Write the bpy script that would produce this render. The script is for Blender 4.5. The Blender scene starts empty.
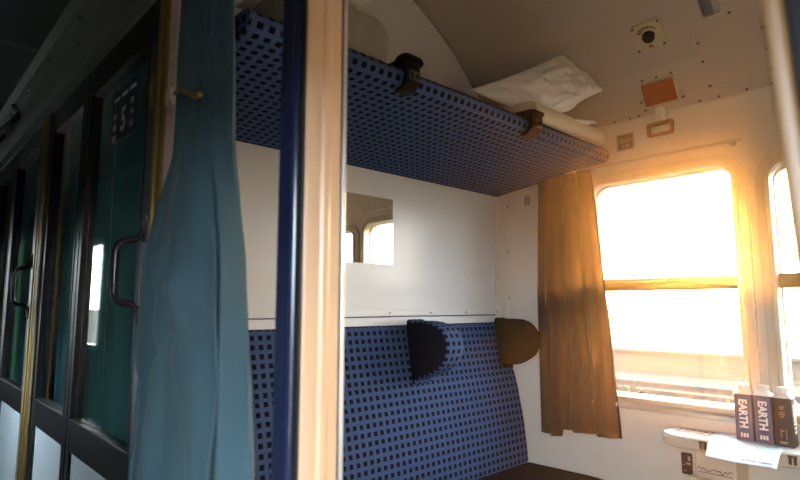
import bpy, bmesh, math, random
from mathutils import Vector, noise, Matrix
random.seed(7)
PI = math.pi
GLARE_DENSITY = .0115
C = bpy.context.scene.collection
sc = bpy.context.scene

# ------------------------------------------------------------------ materials
def new_mat(name):
    m = bpy.data.materials.new(name); m.use_nodes = True
    nt = m.node_tree; nt.nodes.clear()
    out = nt.nodes.new('ShaderNodeOutputMaterial')
    return m, nt, out

def pbr(name, col, rough=.5, metal=0., spec=.5, var=.12, scale=9., bump=0., bscale=60., coat=0., sheen=0., coords='Object'):
    m, nt, out = new_mat(name); N = nt.nodes; L = nt.links
    b = N.new('ShaderNodeBsdfPrincipled'); L.new(b.outputs[0], out.inputs[0])
    b.inputs['Roughness'].default_value = rough; b.inputs['Metallic'].default_value = metal
    b.inputs['Specular IOR Level'].default_value = spec
    b.inputs['Coat Weight'].default_value = coat; b.inputs['Coat Roughness'].default_value = .15
    b.inputs['Sheen Weight'].default_value = sheen
    tc = N.new('ShaderNodeTexCoord'); n = N.new('ShaderNodeTexNoise')
    L.new(tc.outputs[coords], n.inputs['Vector']); n.inputs['Scale'].default_value = scale; n.inputs['Detail'].default_value = 5
    mx = N.new('ShaderNodeMix'); mx.data_type = 'RGBA'
    mx.inputs['A'].default_value = (*[c*(1-var) for c in col], 1); mx.inputs['B'].default_value = (*[min(1, c*(1+var)) for c in col], 1)
    L.new(n.outputs['Fac'], mx.inputs['Factor']); L.new(mx.outputs['Result'], b.inputs['Base Color'])
    if bump:
        n2 = N.new('ShaderNodeTexNoise'); n2.inputs['Scale'].default_value = bscale; n2.inputs['Detail'].default_value = 4
        L.new(tc.outputs[coords], n2.inputs['Vector'])
        bp = N.new('ShaderNodeBump'); bp.inputs['Strength'].default_value = bump; bp.inputs['Distance'].default_value = .004
        L.new(n2.outputs['Fac'], bp.inputs['Height']); L.new(bp.outputs[0], b.inputs['Normal'])
    return m

def fabric(name, base, dark, pitch=.032, fill=.54):
    m, nt, out = new_mat(name); N = nt.nodes; L = nt.links
    b = N.new('ShaderNodeBsdfPrincipled'); L.new(b.outputs[0], out.inputs[0])
    b.inputs['Roughness'].default_value = .9; b.inputs['Specular IOR Level'].default_value = .08
    uv = N.new('ShaderNodeUVMap'); uv.uv_map = 'UVMap'
    nz = N.new('ShaderNodeTexNoise'); nz.inputs['Scale'].default_value = 240; nz.inputs['Detail'].default_value = 2
    L.new(uv.outputs[0], nz.inputs['Vector'])
    ad = N.new('ShaderNodeVectorMath'); ad.operation = 'MULTIPLY_ADD'
    L.new(nz.outputs['Color'], ad.inputs[0]); ad.inputs[1].default_value = (.003, .003, 0); L.new(uv.outputs[0], ad.inputs[2])
    sep = N.new('ShaderNodeSeparateXYZ'); L.new(ad.outputs[0], sep.inputs[0])
    masks = []
    for k in 'XY':
        d = N.new('ShaderNodeMath'); d.operation = 'DIVIDE'; L.new(sep.outputs[k], d.inputs[0]); d.inputs[1].default_value = pitch
        f = N.new('ShaderNodeMath'); f.operation = 'FRACT'; L.new(d.outputs[0], f.inputs[0])
        l = N.new('ShaderNodeMath'); l.operation = 'LESS_THAN'; L.new(f.outputs[0], l.inputs[0]); l.inputs[1].default_value = fill
        masks.append(l)
    mu = N.new('ShaderNodeMath'); mu.operation = 'MULTIPLY'; L.new(masks[0].outputs[0], mu.inputs[0]); L.new(masks[1].outputs[0], mu.inputs[1])
    n3 = N.new('ShaderNodeTexNoise'); n3.inputs['Scale'].default_value = 500; L.new(uv.outputs[0], n3.inputs['Vector'])
    c1 = N.new('ShaderNodeMix'); c1.data_type = 'RGBA'
    c1.inputs['A'].default_value = (*[c*.75 for c in base], 1); c1.inputs['B'].default_value = (*[c*1.25 for c in base], 1)
    L.new(n3.outputs['Fac'], c1.inputs['Factor'])
    c2 = N.new('ShaderNodeMix'); c2.data_type = 'RGBA'; c2.inputs['B'].default_value = (*dark, 1)
    L.new(c1.outputs['Result'], c2.inputs['A']); L.new(mu.outputs[0], c2.inputs['Factor'])
    L.new(c2.outputs['Result'], b.inputs['Base Color'])
    bp = N.new('ShaderNodeBump'); bp.inputs['Strength'].default_value = .25; bp.inputs['Distance'].default_value = .002
    L.new(n3.outputs['Fac'], bp.inputs['Height']); L.new(bp.outputs[0], b.inputs['Normal'])
    return m

def cloth(name, col, trans=.25, var=.15, scale=300):
    m, nt, out = new_mat(name); N = nt.nodes; L = nt.links
    d = N.new('ShaderNodeBsdfPrincipled'); d.inputs['Roughness'].default_value = .75; d.inputs['Specular IOR Level'].default_value = .25
    d.inputs['Sheen Weight'].default_value = .1
    t = N.new('ShaderNodeBsdfTranslucent'); mx = N.new('ShaderNodeMixShader'); mx.inputs[0].default_value = trans
    tc = N.new('ShaderNodeTexCoord'); n = N.new('ShaderNodeTexNoise'); n.inputs['Scale'].default_value = scale; n.inputs['Detail'].default_value = 3
    L.new(tc.outputs['Object'], n.inputs['Vector'])
    c = N.new('ShaderNodeMix'); c.data_type = 'RGBA'
    c.inputs['A'].default_value = (*[v*(1-var) for v in col], 1); c.inputs['B'].default_value = (*[min(1, v*(1+var)) for v in col], 1)
    L.new(n.outputs['Fac'], c.inputs['Factor']); L.new(c.outputs['Result'], d.inputs['Base Color']); L.new(c.outputs['Result'], t.inputs['Color'])
    bp = N.new('ShaderNodeBump'); bp.inputs['Strength'].default_value = .15; bp.inputs['Distance'].default_value = .001
    L.new(n.outputs['Fac'], bp.inputs['Height']); L.new(bp.outputs[0], d.inputs['Normal'])
    L.new(d.outputs[0], mx.inputs[1]); L.new(t.outputs[0], mx.inputs[2]); L.new(mx.outputs[0], out.inputs[0])
    return m

def glass(name, tint=(.95, .97, .95), ior=1.5, dirt=0., boost=1.0):
    m, nt, out = new_mat(name); N = nt.nodes; L = nt.links
    t = N.new('ShaderNodeBsdfTransparent'); t.inputs[0].default_value = (*tint, 1)
    g = N.new('ShaderNodeBsdfGlossy'); g.inputs['Roughness'].default_value = .015
    lw = N.new('ShaderNodeLayerWeight'); lw.inputs[0].default_value = .5
    pw = N.new('ShaderNodeMath'); pw.operation = 'POWER'; L.new(lw.outputs['Facing'], pw.inputs[0]); pw.inputs[1].default_value = 5
    f0 = ((ior-1)/(ior+1))**2
    fr = N.new('ShaderNodeMath'); fr.operation = 'MULTIPLY_ADD'; L.new(pw.outputs[0], fr.inputs[0]); fr.inputs[1].default_value = 1-f0; fr.inputs[2].default_value = f0
    mx = N.new('ShaderNodeMixShader'); L.new(fr.outputs[0], mx.inputs[0]); L.new(t.outputs[0], mx.inputs[1]); L.new(g.outputs[0], mx.inputs[2])
    last = mx
    if dirt:
        tr = N.new('ShaderNodeBsdfTranslucent'); tr.inputs[0].default_value = (.9, .85, .75, 1)
        tc = N.new('ShaderNodeTexCoord'); n = N.new('ShaderNodeTexNoise'); n.inputs['Scale'].default_value = 3; n.inputs['Detail'].default_value = 8
        L.new(tc.outputs['Object'], n.inputs['Vector'])
        mr = N.new('ShaderNodeMapRange'); mr.inputs[1].default_value = .3; mr.inputs[2].default_value = .8; mr.inputs[3].default_value = dirt*.5; mr.inputs[4].default_value = dirt*1.5
        L.new(n.outputs['Fac'], mr.inputs[0])
        m2 = N.new('ShaderNodeMixShader'); L.new(mr.outputs[0], m2.inputs[0]); L.new(mx.outputs[0], m2.inputs[1]); L.new(tr.outputs[0], m2.inputs[2]); last = m2
    L.new(last.outputs[0], out.inputs[0])
    return m

M = dict(
    wall=pbr('white_laminate', (.72, .715, .73), .32, var=.03, scale=4, coat=.15),
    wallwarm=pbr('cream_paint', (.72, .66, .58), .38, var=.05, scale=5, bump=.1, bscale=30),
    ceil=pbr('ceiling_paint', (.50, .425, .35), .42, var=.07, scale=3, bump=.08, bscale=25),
    alu=pbr('aluminium_strip', (.75, .75, .74), .3, .6, var=.05),
    steel=pbr('dull_steel', (.35, .34, .32), .35, 1., var=.1),
    screw=pbr('screw_metal', (.12, .11, .10), .4, .8),
    brass=pbr('brass_anodised', (.42, .30, .09), .35, .75, var=.12, scale=20),
    pink=pbr('pale_painted_edge', (.74, .54, .45), .45, var=.05),
    beige=pbr('beige_lacquer', (.64, .42, .26), .38, var=.05, scale=6, coat=.2),
    bronze=pbr('bronze_jamb_edge', (.15, .075, .025), .4, var=.08),
    navy=pbr('navy_lacquer', (.012, .019, .055), .22, var=.1, coat=.5),
    black=pbr('black_rubber', (.012, .012, .014), .55, var=.2),
    darkframe=pbr('dark_anodised_frame', (.010, .010, .012), .32, .2, var=.2),
    stile=pbr('grey_violet_stile', (.13, .12, .15), .4, .3, var=.1),
    plum=pbr('dark_handle_enamel', (.035, .022, .032), .25, var=.15, coat=.6),
    panel=pbr('pale_lower_laminate', (.45, .51, .54), .4, var=.05),
    corrceil=pbr('corridor_ceiling_paint', (.07, .075, .075), .5, var=.08, scale=4),
    fascia=pbr('grey_fascia_paint', (.20, .215, .20), .45, var=.06, scale=6),
    floor=pbr('dark_speckled_vinyl', (.06, .065, .075), .5, var=.35, scale=120),
    corrwall=pbr('beige_laminate', (.22, .20, .17), .45, var=.06),
    frame=pbr('window_frame_alloy', (.60, .55, .46), .38, .35, var=.08),
    bar=pbr('sash_bar_bronze', (.22, .15, .09), .4, .4, var=.1),
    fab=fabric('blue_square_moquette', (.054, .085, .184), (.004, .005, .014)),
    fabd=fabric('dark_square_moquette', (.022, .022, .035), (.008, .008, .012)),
    hidep=pbr('dark_plain_headrest_cloth', (.011, .010, .016), .9, spec=.05, var=.3, scale=150, bump=.2, bscale=300),
    hidebrown=pbr('brown_headrest_cloth', (.040, .025, .013), .9, spec=.05, var=.3, scale=150, bump=.2, bscale=300),
    leather=pbr('dark_leather', (.008, .006, .005), .75, spec=.2, var=.25, scale=60, bump=.3, bscale=90),
    leatherbrown=pbr('brown_leather', (.035, .016, .006), .7, spec=.2, var=.25, scale=60, bump=.3, bscale=90),
    teal=cloth('teal_curtain_cloth', (.054, .105, .130), .0),
    tealdark=cloth('teal_drawn_curtain_cloth', (.040, .165, .255), .38),
    browncurtain=cloth('brown_curtain_cloth', (.045, .024, .020), .03),
    linen=cloth('white_linen', (.82, .80, .78), .18, var=.03),
    sheet=cloth('cream_sheet', (.70, .62, .50), .1, var=.04),
    blanket=pbr('grey_blanket', (.27, .25, .23), .9, var=.12, scale=30, bump=.3, bscale=200),
    tabletop=pbr('table_laminate', (.72, .76, .80), .3, var=.03, coat=.2),
    tableedge=pbr('table_edge_beige', (.62, .54, .44), .4, var=.05),
    bin=pbr('cream_bin_enamel', (.58, .50, .40), .4, var=.06),
    ink=pbr('faded_ink', (.06, .05, .05), .7),
    blueink=pbr('blue_ink', (.05, .08, .3), .7),
    paper=pbr('white_paper', (.54, .74, .95), .6, var=.02),
    carton=pbr('navy_carton', (.055, .068, .15), .4, var=.08),
    cartonb=pbr('brown_carton', (.055, .028, .022), .4, var=.08),
    cap=pbr('white_plastic', (.80, .76, .74), .35, var=.02),
    letter=pbr('white_print', (.80, .78, .76), .6, var=.02),
    dialbrass=pbr('aged_brass', (.16, .11, .05), .45, .6, var=.15),
    fadedink=pbr('pale_faded_print', (.30, .27, .26), .7),
    letterdim=pbr('grey_print', (.5, .5, .5), .6, var=.02),
    letterb=pbr('tan_print', (.42, .27, .17), .6, var=.04),
    dial=pbr('ivory_plate', (.55, .46, .30), .45, var=.08),
    dialknob=pbr('black_knob', (.018, .016, .014), .35),
    redmark=pbr('red_print', (.45, .05, .02), .6),
    orange=pbr('orange_red_enamel', (.34, .068, .016), .4, var=.15, scale=15, coat=.2),
    loop=pbr('ochre_handle_paint', (.32, .14, .035), .4, var=.1),
    sign=pbr('grey_brown_sign', (.18, .12, .08), .5),
    signink=pbr('pale_sign_print', (.50, .38, .26), .6),
    socket=pbr('dark_socket', (.045, .030, .032), .45),
    stickerblue=pbr('dark_blue_sticker', (.018, .022, .05), .35),
    darksoil=pbr('dark_ballast_ground', (.035, .036, .036), .95, var=.3, scale=.4),
    soil=pbr('dry_ballast_ground', (.028, .020, .012), .95, var=.3, scale=.4, bump=.3, bscale=8),
    rail=pbr('rusty_rail', (.02, .012, .008), .6, .2),
    concrete=pbr('pale_concrete', (.050, .036, .022), .9, var=.1, scale=2),
    leafy=pbr('dry_shrub_leaves', (.04, .03, .014), .9, var=.4, scale=6),
    glassclear=glass('window_glass', (.97, .97, .95), 1.45),
    glassdark=glass('tinted_door_glass', (.82, .90, .88), 1.55),
)
mm, nt, out = new_mat('mirror_silver')
g = nt.nodes.new('ShaderNodeBsdfGlossy'); g.inputs['Roughness'].default_value = .01; g.inputs[0].default_value = (.86, .86, .84, 1)
nt.links.new(g.outputs[0], out.inputs[0]); M['mirror'] = mm

# ------------------------------------------------------------------ mesh helpers
def link(o, parent=None):
    C.objects.link(o)
    if parent is not None: o.parent = parent
    return o

def obj(name, bm, mat, parent=None, smooth=False, bevel=0., seg=2, origin=None):
    bmesh.ops.remove_doubles(bm, verts=bm.verts, dist=1e-6)
    bmesh.ops.recalc_face_normals(bm, faces=bm.faces)
    me = bpy.data.meshes.new(name); bm.to_mesh(me); bm.free()
    me.materials.append(M[mat] if isinstance(mat, str) else mat)
    o = bpy.data.objects.new(name, me); link(o, parent)
    if parent is not None: o.matrix_parent_inverse = parent.matrix_world.inverted() if parent.type != 'EMPTY' else Matrix.Translation(-parent.location)
    if smooth or bevel:
        for p in me.polygons: p.use_smooth = True
        me.set_sharp_from_angle(angle=math.radians(40))
    if bevel:
        b = o.modifiers.new('bevel', 'BEVEL'); b.width = bevel; b.segments = seg; b.limit_method = 'ANGLE'; b.angle_limit = math.radians(35)
        b.harden_normals = True
    return o

def empty(name, loc=(0, 0, 0)):
    o = bpy.data.objects.new(name, None); o.location = loc; o.empty_display_size = .05
    return link(o)

def tag(o, label=None, cat=None, group=None, kind=None):
    if label: o['label'] = label
    if cat: o['category'] = cat
    if group: o['group'] = group
    if kind: o['kind'] = kind
    return o

def B(): return bmesh.new()
def uvlayer(bm): return bm.loops.layers.uv.get('UVMap') or bm.loops.layers.uv.new('UVMap')

def box(bm, x0, x1, y0, y1, z0, z1):
    v = [bm.verts.new((x, y, z)) for x in (x0, x1) for y in (y0, y1) for z in (z0, z1)]
    for f in ((0,1,3,2), (4,6,7,5), (0,4,5,1), (2,3,7,6), (0,2,6,4), (1,5,7,3)): bm.faces.new([v[i] for i in f])
    return bm

def obox(bm, c, ax, ay, az, hx, hy, hz):
    c, ax, ay, az = map(Vector, (c, ax, ay, az))
    v = [bm.verts.new(c + ax*sx*hx + ay*sy*hy + az*sz*hz) for sx in (-1, 1) for sy in (-1, 1) for sz in (-1, 1)]
    for f in ((0,1,3,2), (4,6,7,5), (0,4,5,1), (2,3,7,6), (0,2,6,4), (1,5,7,3)): bm.faces.new([v[i] for i in f])
    return bm

def frame_at(p, n, up):
    n = Vector(n).normalized(); up = Vector(up); u = (up - n*up.dot(n)).normalized(); r = u.cross(n)
    return Vector(p), r, u, n      # right, up, normal (towards viewer)

def prism(bm, pts, a, b, f):
    """pts: closed 2D loop; f(u,v,w)->xyz; extruded w from a to b"""
    A = [bm.verts.new(f(u, v, a)) for u, v in pts]; Bv = [bm.verts.new(f(u, v, b)) for u, v in pts]
    n = len(pts)
    bm.faces.new(A); bm.faces.new(Bv[::-1])
    for i in range(n): bm.faces.new((A[i], A[(i+1) % n], Bv[(i+1) % n], Bv[i]))
    return bm

def ringprism(bm, outer, inner, a, b, f):
    n = len(outer)
    L = [[bm.verts.new(f(u, v, w)) for u, v in loop] for loop in (outer, inner) for w in (a, b)]
    oa, ob, ia, ib = L
    for i in range(n):
        j = (i+1) % n
        for q in ((oa[i], oa[j], ob[j], ob[i]), (ia[i], ib[i], ib[j], ia[j]), (oa[i], ia[i], ia[j], oa[j]), (ob[i], ob[j], ib[j], ib[i])):
            bm.faces.new(q)
    return bm

def rrect(u0, u1, v0, v1, r, k=6):
    p = []
    for cx, cy, s in ((u1-r, v1-r, 0), (u0+r, v1-r, 90), (u0+r, v0+r, 180), (u1-r, v0+r, 270)):
        for i in range(k+1):
            a = math.radians(s + 90*i/k); p.append((cx + r*math.cos(a), cy + r*math.sin(a)))
    return p

def tube(bm, pts, r, seg=10, caps=True):
    pts = [Vector(p) for p in pts]; rings = []
    prev = None
    for i, p in enumerate(pts):
        t = ((pts[min(i+1, len(pts)-1)] - pts[max(i-1, 0)])).normalized()
        if prev is None:
            a = Vector((0, 0, 1)) if abs(t.z) < .9 else Vector((1, 0, 0)); n = t.cross(a).normalized()
        else: n = (prev - t*prev.dot(t)).normalized()
        prev = n; b = t.cross(n); rr = r[i] if isinstance(r, (list, tuple)) else r
        rings.append([bm.verts.new(p + (n*math.cos(2*PI*k/seg) + b*math.sin(2*PI*k/seg))*rr) for k in range(seg)])
    for A, Bq in zip(rings, rings[1:]):
        for k in range(seg): bm.faces.new((A[k], A[(k+1) % seg], Bq[(k+1) % seg], Bq[k]))
    if caps: bm.faces.new(rings[0][::-1]); bm.faces.new(rings[-1])
    return bm

def disc(bm, c, n, r, h, seg=20, r2=None):
    c = Vector(c); n = Vector(n).normalized(); a = Vector((0, 0, 1)) if abs(n.z) < .9 else Vector((1, 0, 0))
    u = n.cross(a).normalized(); v = n.cross(u); r2 = r if r2 is None else r2
    A = [bm.verts.new(c + (u*math.cos(2*PI*k/seg) + v*math.sin(2*PI*k/seg))*r) for k in range(seg)]
    Bq = [bm.verts.new(c + n*h + (u*math.cos(2*PI*k/seg) + v*math.sin(2*PI*k/seg))*r2) for k in range(seg)]
    bm.faces.new(A); bm.faces.new(Bq[::-1])
    for k in range(seg): bm.faces.new((A[k], A[(k+1) % seg], Bq[(k+1) % seg], Bq[k]))
    return bm

def sheet(bm, fn, nu, nv, uvs=None):
    uvl = uvlayer(bm)
    g = [[bm.verts.new(fn(i/nu, j/nv)) for i in range(nu+1)] for j in range(nv+1)]
    for j in range(nv):
        for i in range(nu):
            f = bm.faces.new((g[j][i], g[j][i+1], g[j+1][i+1], g[j+1][i]))
            if uvs:
                for l, (a, b) in zip(f.loops, ((i, j), (i+1, j), (i+1, j+1), (i, j+1))): l[uvl].uv = uvs(a/nu, b/nv)
    return bm

def arcs(pts, close=True):
    s = [0]
    for a, b in zip(pts, pts[1:] + ([pts[0]] if close else [])): s.append(s[-1] + math.hypot(b[0]-a[0], b[1]-a[1]))
    return s

def sweep_y(bm, prof, y0, y1, ny=1, capuv=True):
    """closed (x,z) profile swept along y, UV in metres: u = y, v = arc length"""
    uvl = uvlayer(bm); s = arcs(prof); n = len(prof)
    ys = [y0 + (y1-y0)*k/ny for k in range(ny+1)]
    R = [[bm.verts.new((x, y, z)) for x, z in prof] for y in ys]
    for k in range(ny):
        for i in range(n):
            j = (i+1) % n
            f = bm.faces.new((R[k][i], R[k][j], R[k+1][j], R[k+1][i]))
            for l, (yy, ss) in zip(f.loops, ((ys[k], s[i]), (ys[k], s[i+1]), (ys[k+1], s[i+1]), (ys[k+1], s[i]))): l[uvl].uv = (yy, ss)
    for loop in (R[0], R[-1][::-1]):
        f = bm.faces.new(loop)
        for l in f.loops: l[uvl].uv = (l.vert.co.x, l.vert.co.z)
    return bm

def smooth_closed(p, k=5):
    """Catmull-Rom through a closed 2D loop"""
    o = []; n = len(p)
    for i in range(n):
        a, b, c, d = p[i-1], p[i], p[(i+1) % n], p[(i+2) % n]
        for t in range(k):
            t /= k
            o.append(tuple(.5*(2*b[q] + (c[q]-a[q])*t + (2*a[q]-5*b[q]+4*c[q]-d[q])*t*t + (3*b[q]-a[q]-3*c[q]+d[q])*t**3) for q in (0, 1)))
    return o

def lerp_table(tab, z):
    """tab: list of (x, y, z) by falling z"""
    if z >= tab[0][2]: return tab[0][:2]
    for a, b in zip(tab, tab[1:]):
        if z >= b[2]:
            t = (a[2]-z)/(a[2]-b[2]); t = t*t*(3-2*t)*.4 + t*.6
            return (a[0]+(b[0]-a[0])*t, a[1]+(b[1]-a[1])*t)
    return tab[-1][:2]

def text_mesh(s, size, f, mat, name, parent, sx=1., bold=.0):
    """letters as thin solid print; f maps (u, v, w) to xyz"""
    cu = bpy.data.curves.new('lettering', 'FONT'); cu.body = s; cu.size = size; cu.align_x = 'CENTER'; cu.align_y = 'CENTER'
    cu.extrude = .0004; cu.offset = bold; cu.resolution_u = 3
    o = bpy.data.objects.new('lettering', cu); C.objects.link(o)
    dg = bpy.context.evaluated_depsgraph_get(); me = bpy.data.meshes.new_from_object(o.evaluated_get(dg))
    bm = B(); bm.from_mesh(me)
    C.objects.unlink(o); bpy.data.objects.remove(o); bpy.data.meshes.remove(me)
    for v in bm.verts: v.co = f(v.co.x*sx, v.co.y, v.co.z)
    return obj(name, bm, mat, parent)

def text_into(bm, s, size, f, sx=1., bold=0.):
    cu = bpy.data.curves.new('lettering', 'FONT'); cu.body = s; cu.size = size; cu.align_x = 'CENTER'; cu.align_y = 'CENTER'
    cu.extrude = .0003; cu.offset = bold; cu.resolution_u = 3
    o = bpy.data.objects.new('lettering', cu); C.objects.link(o)
    dg = bpy.context.evaluated_depsgraph_get(); me = bpy.data.meshes.new_from_object(o.evaluated_get(dg))
    n0 = len(bm.verts); bm.from_mesh(me); bm.verts.ensure_lookup_table()
    for v in bm.verts[n0:]: v.co = f(v.co.x*sx, v.co.y, v.co.z)
    C.objects.unlink(o); bpy.data.objects.remove(o); bpy.data.meshes.remove(me)
    return bm

def struct(name, bm, mat, label, parent=None, **k):
    o = obj(name, bm, mat, parent, **k)
    return tag(o, label, None, None, 'structure')

def discs(name, items, mat, parent, seg=10):
    for c, n, r, h in items: obj(name, disc(B(), c, n, r, h, seg), mat, parent)

# ------------------------------------------------------------------ dimensions (metres)
XS = -1.79      # seat partition
YW = 2.39       # compartment window wall
YP = .50        # corridor partition, corridor face
XR = .30        # opposite partition (out of view)
YO = -.25       # corridor outer wall
CEIL = [(2.39, 2.0), (2.368, 2.055), (2.34, 2.11), (2.303, 2.175), (2.26, 2.235), (2.213, 2.294), (2.163, 2.349), (2.101, 2.412), (2.025, 2.479),
        (1.901, 2.557), (1.763, 2.634), (1.60, 2.697), (1.40, 2.748), (1.20, 2.77), (1.0, 2.77), (.8, 2.748), (.62, 2.70), (.54, 2.67)]

# ------------------------------------------------------------------ room shell
struct('floor', box(B(), -9, 2, YO-.06, YW+.06, -.06, 0), 'floor', 'dark speckled vinyl floor of the carriage')

# compartment window wall with two window openings
W1 = (-1.25, -.675, .80, 1.725); W2 = (-.545, .0, .80, 1.70)
def wall_with_holes(bm, x0, x1, z0, z1, ya, yb, holes):
    xs = x0
    for hx0, hx1, hz0, hz1 in holes:
        box(bm, xs, hx0, ya, yb, z0, z1); box(bm, hx0, hx1, ya, yb, z0, hz0); box(bm, hx0, hx1, ya, yb, hz1, z1); xs = hx1
    box(bm, xs, x1, ya, yb, z0, z1); return bm
hl = [(a-.008, b+.008, c-.008, d+.008) for a, b, c, d in (W1, W2)]
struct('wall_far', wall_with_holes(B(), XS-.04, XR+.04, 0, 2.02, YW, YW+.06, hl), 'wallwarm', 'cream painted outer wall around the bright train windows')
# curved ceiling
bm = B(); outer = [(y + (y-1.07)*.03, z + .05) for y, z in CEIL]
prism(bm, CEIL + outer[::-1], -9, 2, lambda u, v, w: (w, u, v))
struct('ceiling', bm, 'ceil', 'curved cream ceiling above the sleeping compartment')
# seat partition following the roof arc
loop = [(.60, 0), (YW, 0)] + CEIL[:-1] + [(.60, 2.69)]
struct('wall_left', prism(B(), loop, XS-.04, XS, lambda u, v, w: (w, u, v)), 'wall', 'white laminate partition wall behind the blue bench')
struct('wall_right', prism(B(), loop, XR, XR+.04, lambda u, v, w: (w, u, v)), 'wall', 'white laminate partition opposite the blue bench')
# ledge strips along the seat partition
bm = B(); box(bm, XS, XS+.012, .62, YW-.02, 1.085, 1.132); box(bm, XS, XS+.006, .62, YW-.05, 1.137, 1.165)
t1 = struct('trim_1', bm, 'wall', 'white ledge strip running along the wall above the bench', bevel=.0015)
obj('rubber_joint', box(B(), XS, XS+.002, .62, YW-.05, 1.132, 1.137), 'stile', t1)
discs('screw', [((XS+.005, .85+.25*k, 1.150), (1, 0, 0), .004, .003) for k in range(7)], 'screw', t1)
bm = B(); box(bm, XS, XS+.045, YW-.006, YW, .05, 1.77); box(bm, XS, XS+.006, YW-.05, YW, 1.12, 1.77)
t2 = struct('trim_2', bm, 'wallwarm', 'cream corner strip where partition meets window wall', bevel=.002)
discs('screw', [((XS+.055, YW-.0, z), (0, -1, 0), .004, .005) for z in (1.70, 1.46, 1.22)], 'screw', t2)
# joint batten between ceiling panel and window wall
bm = B(); box(bm, XS, XR, YW-.004, YW, 1.994, 2.003)
t3 = struct('trim_3', bm, 'wallwarm', 'thin seam batten between ceiling panel and window wall', bevel=.001)
discs('rivet', [((x, YW-.001, 2.010), (0, -1, 0), .0045, .006) for x in (-1.13, -1.06, -1.02, -.77, -.70, -.60, -.52, -.35)], 'screw', t3)
bm = B()
for y, z in ((1.763, 2.634), (1.901, 2.557), (2.025, 2.479), (2.101, 2.412)): disc(bm, (XS, y-.02, z-.03), (1, 0, 0), .004, .003, 10)
tube(bm, [(XS+.002, y-.006, z-.006) for y, z in CEIL[5:14]], .004, 6)
struct('trim_4', bm, 'steel', 'fine dark seam following the arch of the end wall')

def window(name, W, label, mat_frame='frame'):
    x0, x1, z0, z1 = W; cx = (x0+x1)/2
    o = empty(name, (cx, YW, z0)); tag(o, label, None, None, 'structure')
    f = lambda u, v, w: (u, w, v)
    bm = B()
    ringprism(bm, rrect(x0-.05, x1+.05, z0-.05, z1+.05, .105), rrect(x0, x1, z0, z1, .06), YW-.018, YW+.02, f)
    ringprism(bm, rrect(x0-.02, x1+.02, z0-.02, z1+.02, .078), rrect(x0-.002, x1+.002, z0-.002, z1+.002, .06), YW-.030, YW-.012, f)
    ringprism(bm, rrect(x0-.012, x1+.012, z0-.012, z1+.012, .07), rrect(x0+.004, x1-.004, z0+.004, z1-.004, .058), YW+.02, YW+.055, f)
    obj('window_frame', bm, mat_frame, o, bevel=.004)
    bm = B(); box(bm, x0, x1, YW-.012, YW+.045, 1.246, 1.298); box(bm, x0, x1, YW-.02, YW-.01, 1.262, 1.284)
    obj('sash_bar', bm, 'bar', o, bevel=.004)
    bm = B(); box(bm, x0-.004, x1+.004, YW+.030, YW+.034, 1.28, z1+.004); obj('upper_pane', bm, 'glassclear', o)
    bm = B(); box(bm, x0-.004, x1+.004, YW+.030, YW+.034, z0-.004, 1.26); obj('lower_pane', bm, 'glassclear', o)
    bm = B(); box(bm, x0-.04, x1+.04, YW-.035, YW-.005, z0-.05, z0-.028)
    obj('sill', bm, 'alu', o, bevel=.006)
    return o
window('window_1', W1, 'bright two-pane carriage window beside the brown curtain')
window('window_2', W2, 'second carriage window behind the cartons, cut off by the frame')

# ------------------------------------------------------------------ corridor partition (recedes to the left)
def wav(seed, amp, n):
    r = random.Random(seed); ph = [r.uniform(0, 6.28) for _ in range(4)]
    return lambda u: amp*(math.sin(u*n*6.28+ph[0]) + .5*math.sin(u*n*2.3*6.28+ph[1]) + .3*math.sin(u*n*4.1*6.28+ph[2]))/1.6
GB, GT = .80, 1.925          # glass bottom and top
def drawn_curtain(x0, x1, seed, label, owner=None):
    w = wav(seed, .016, 5)
    bm = sheet(B(), lambda u, v: (x0+(x1-x0)*u, .575 + w(u+.03*v), .55 + 1.45*v), 90, 6)
    o = obj('curtain', bm, 'tealdark', None, smooth=True)
    return tag(o, label, 'curtain', 'drawn curtains behind the corridor glass')

def glazed_leaf(o, x0, x1, stile_l, stile_r, stile_mat='darkframe'):
    gl0, gl1 = x0+stile_l, x1-stile_r
    bm = B()
    box(bm, x0, gl0, YP, YP+.04, 0.02, 2.03); box(bm, gl1, x1, YP, YP+.04, 0.02, 2.03)
    box(bm, gl0, gl1, YP, YP+.04, GT, 2.03); box(bm, gl0, gl1, YP, YP+.04, .70, GB); box(bm, gl0, gl1, YP, YP+.04, .02, .12)
    obj('door_frame', bm, stile_mat, o, bevel=.004)
    bm = B(); box(bm, gl0-.004, gl1+.004, YP+.016, YP+.022, GB-.004, GT+.004); obj('pane', bm, 'glassdark', o)
    bm = B(); box(bm, gl0, gl1, YP+.010, YP+.034, .12, .70); obj('lower_panel', bm, 'panel', o, bevel=.003)
    bm = B()
    for x in (gl0, gl1): box(bm, x-.005, x+.005, YP-.003, YP+.016, GB, GT)
    box(bm, gl0, gl1, YP-.003, YP+.016, GB-.005, GB+.006)
    obj('glazing_bead', bm, 'darkframe', o, bevel=.002)

def handle(o, x):
    y = YP
    pts = [(x, y-.008, 1.405), (x, y-.010, 1.385), (x, y-.014, 1.362), (x, y-.028, 1.350), (x, y-.052, 1.346), (x, y-.066, 1.338), (x, y-.072, 1.320),
           (x, y-.072, 1.27), (x, y-.072, 1.215), (x, y-.066, 1.196), (x, y-.052, 1.187), (x, y-.028, 1.184), (x, y-.014, 1.172), (x, y-.010, 1.15), (x, y-.008, 1.13)]
    bm = tube(B(), pts, .0085, 10)
    box(bm, x-.012, x+.012, y-.008, y, 1.345, 1.415); box(bm, x-.012, x+.012, y-.008, y, 1.122, 1.185)
    return obj('handle', bm, 'plum', o, smooth=True)

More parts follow.
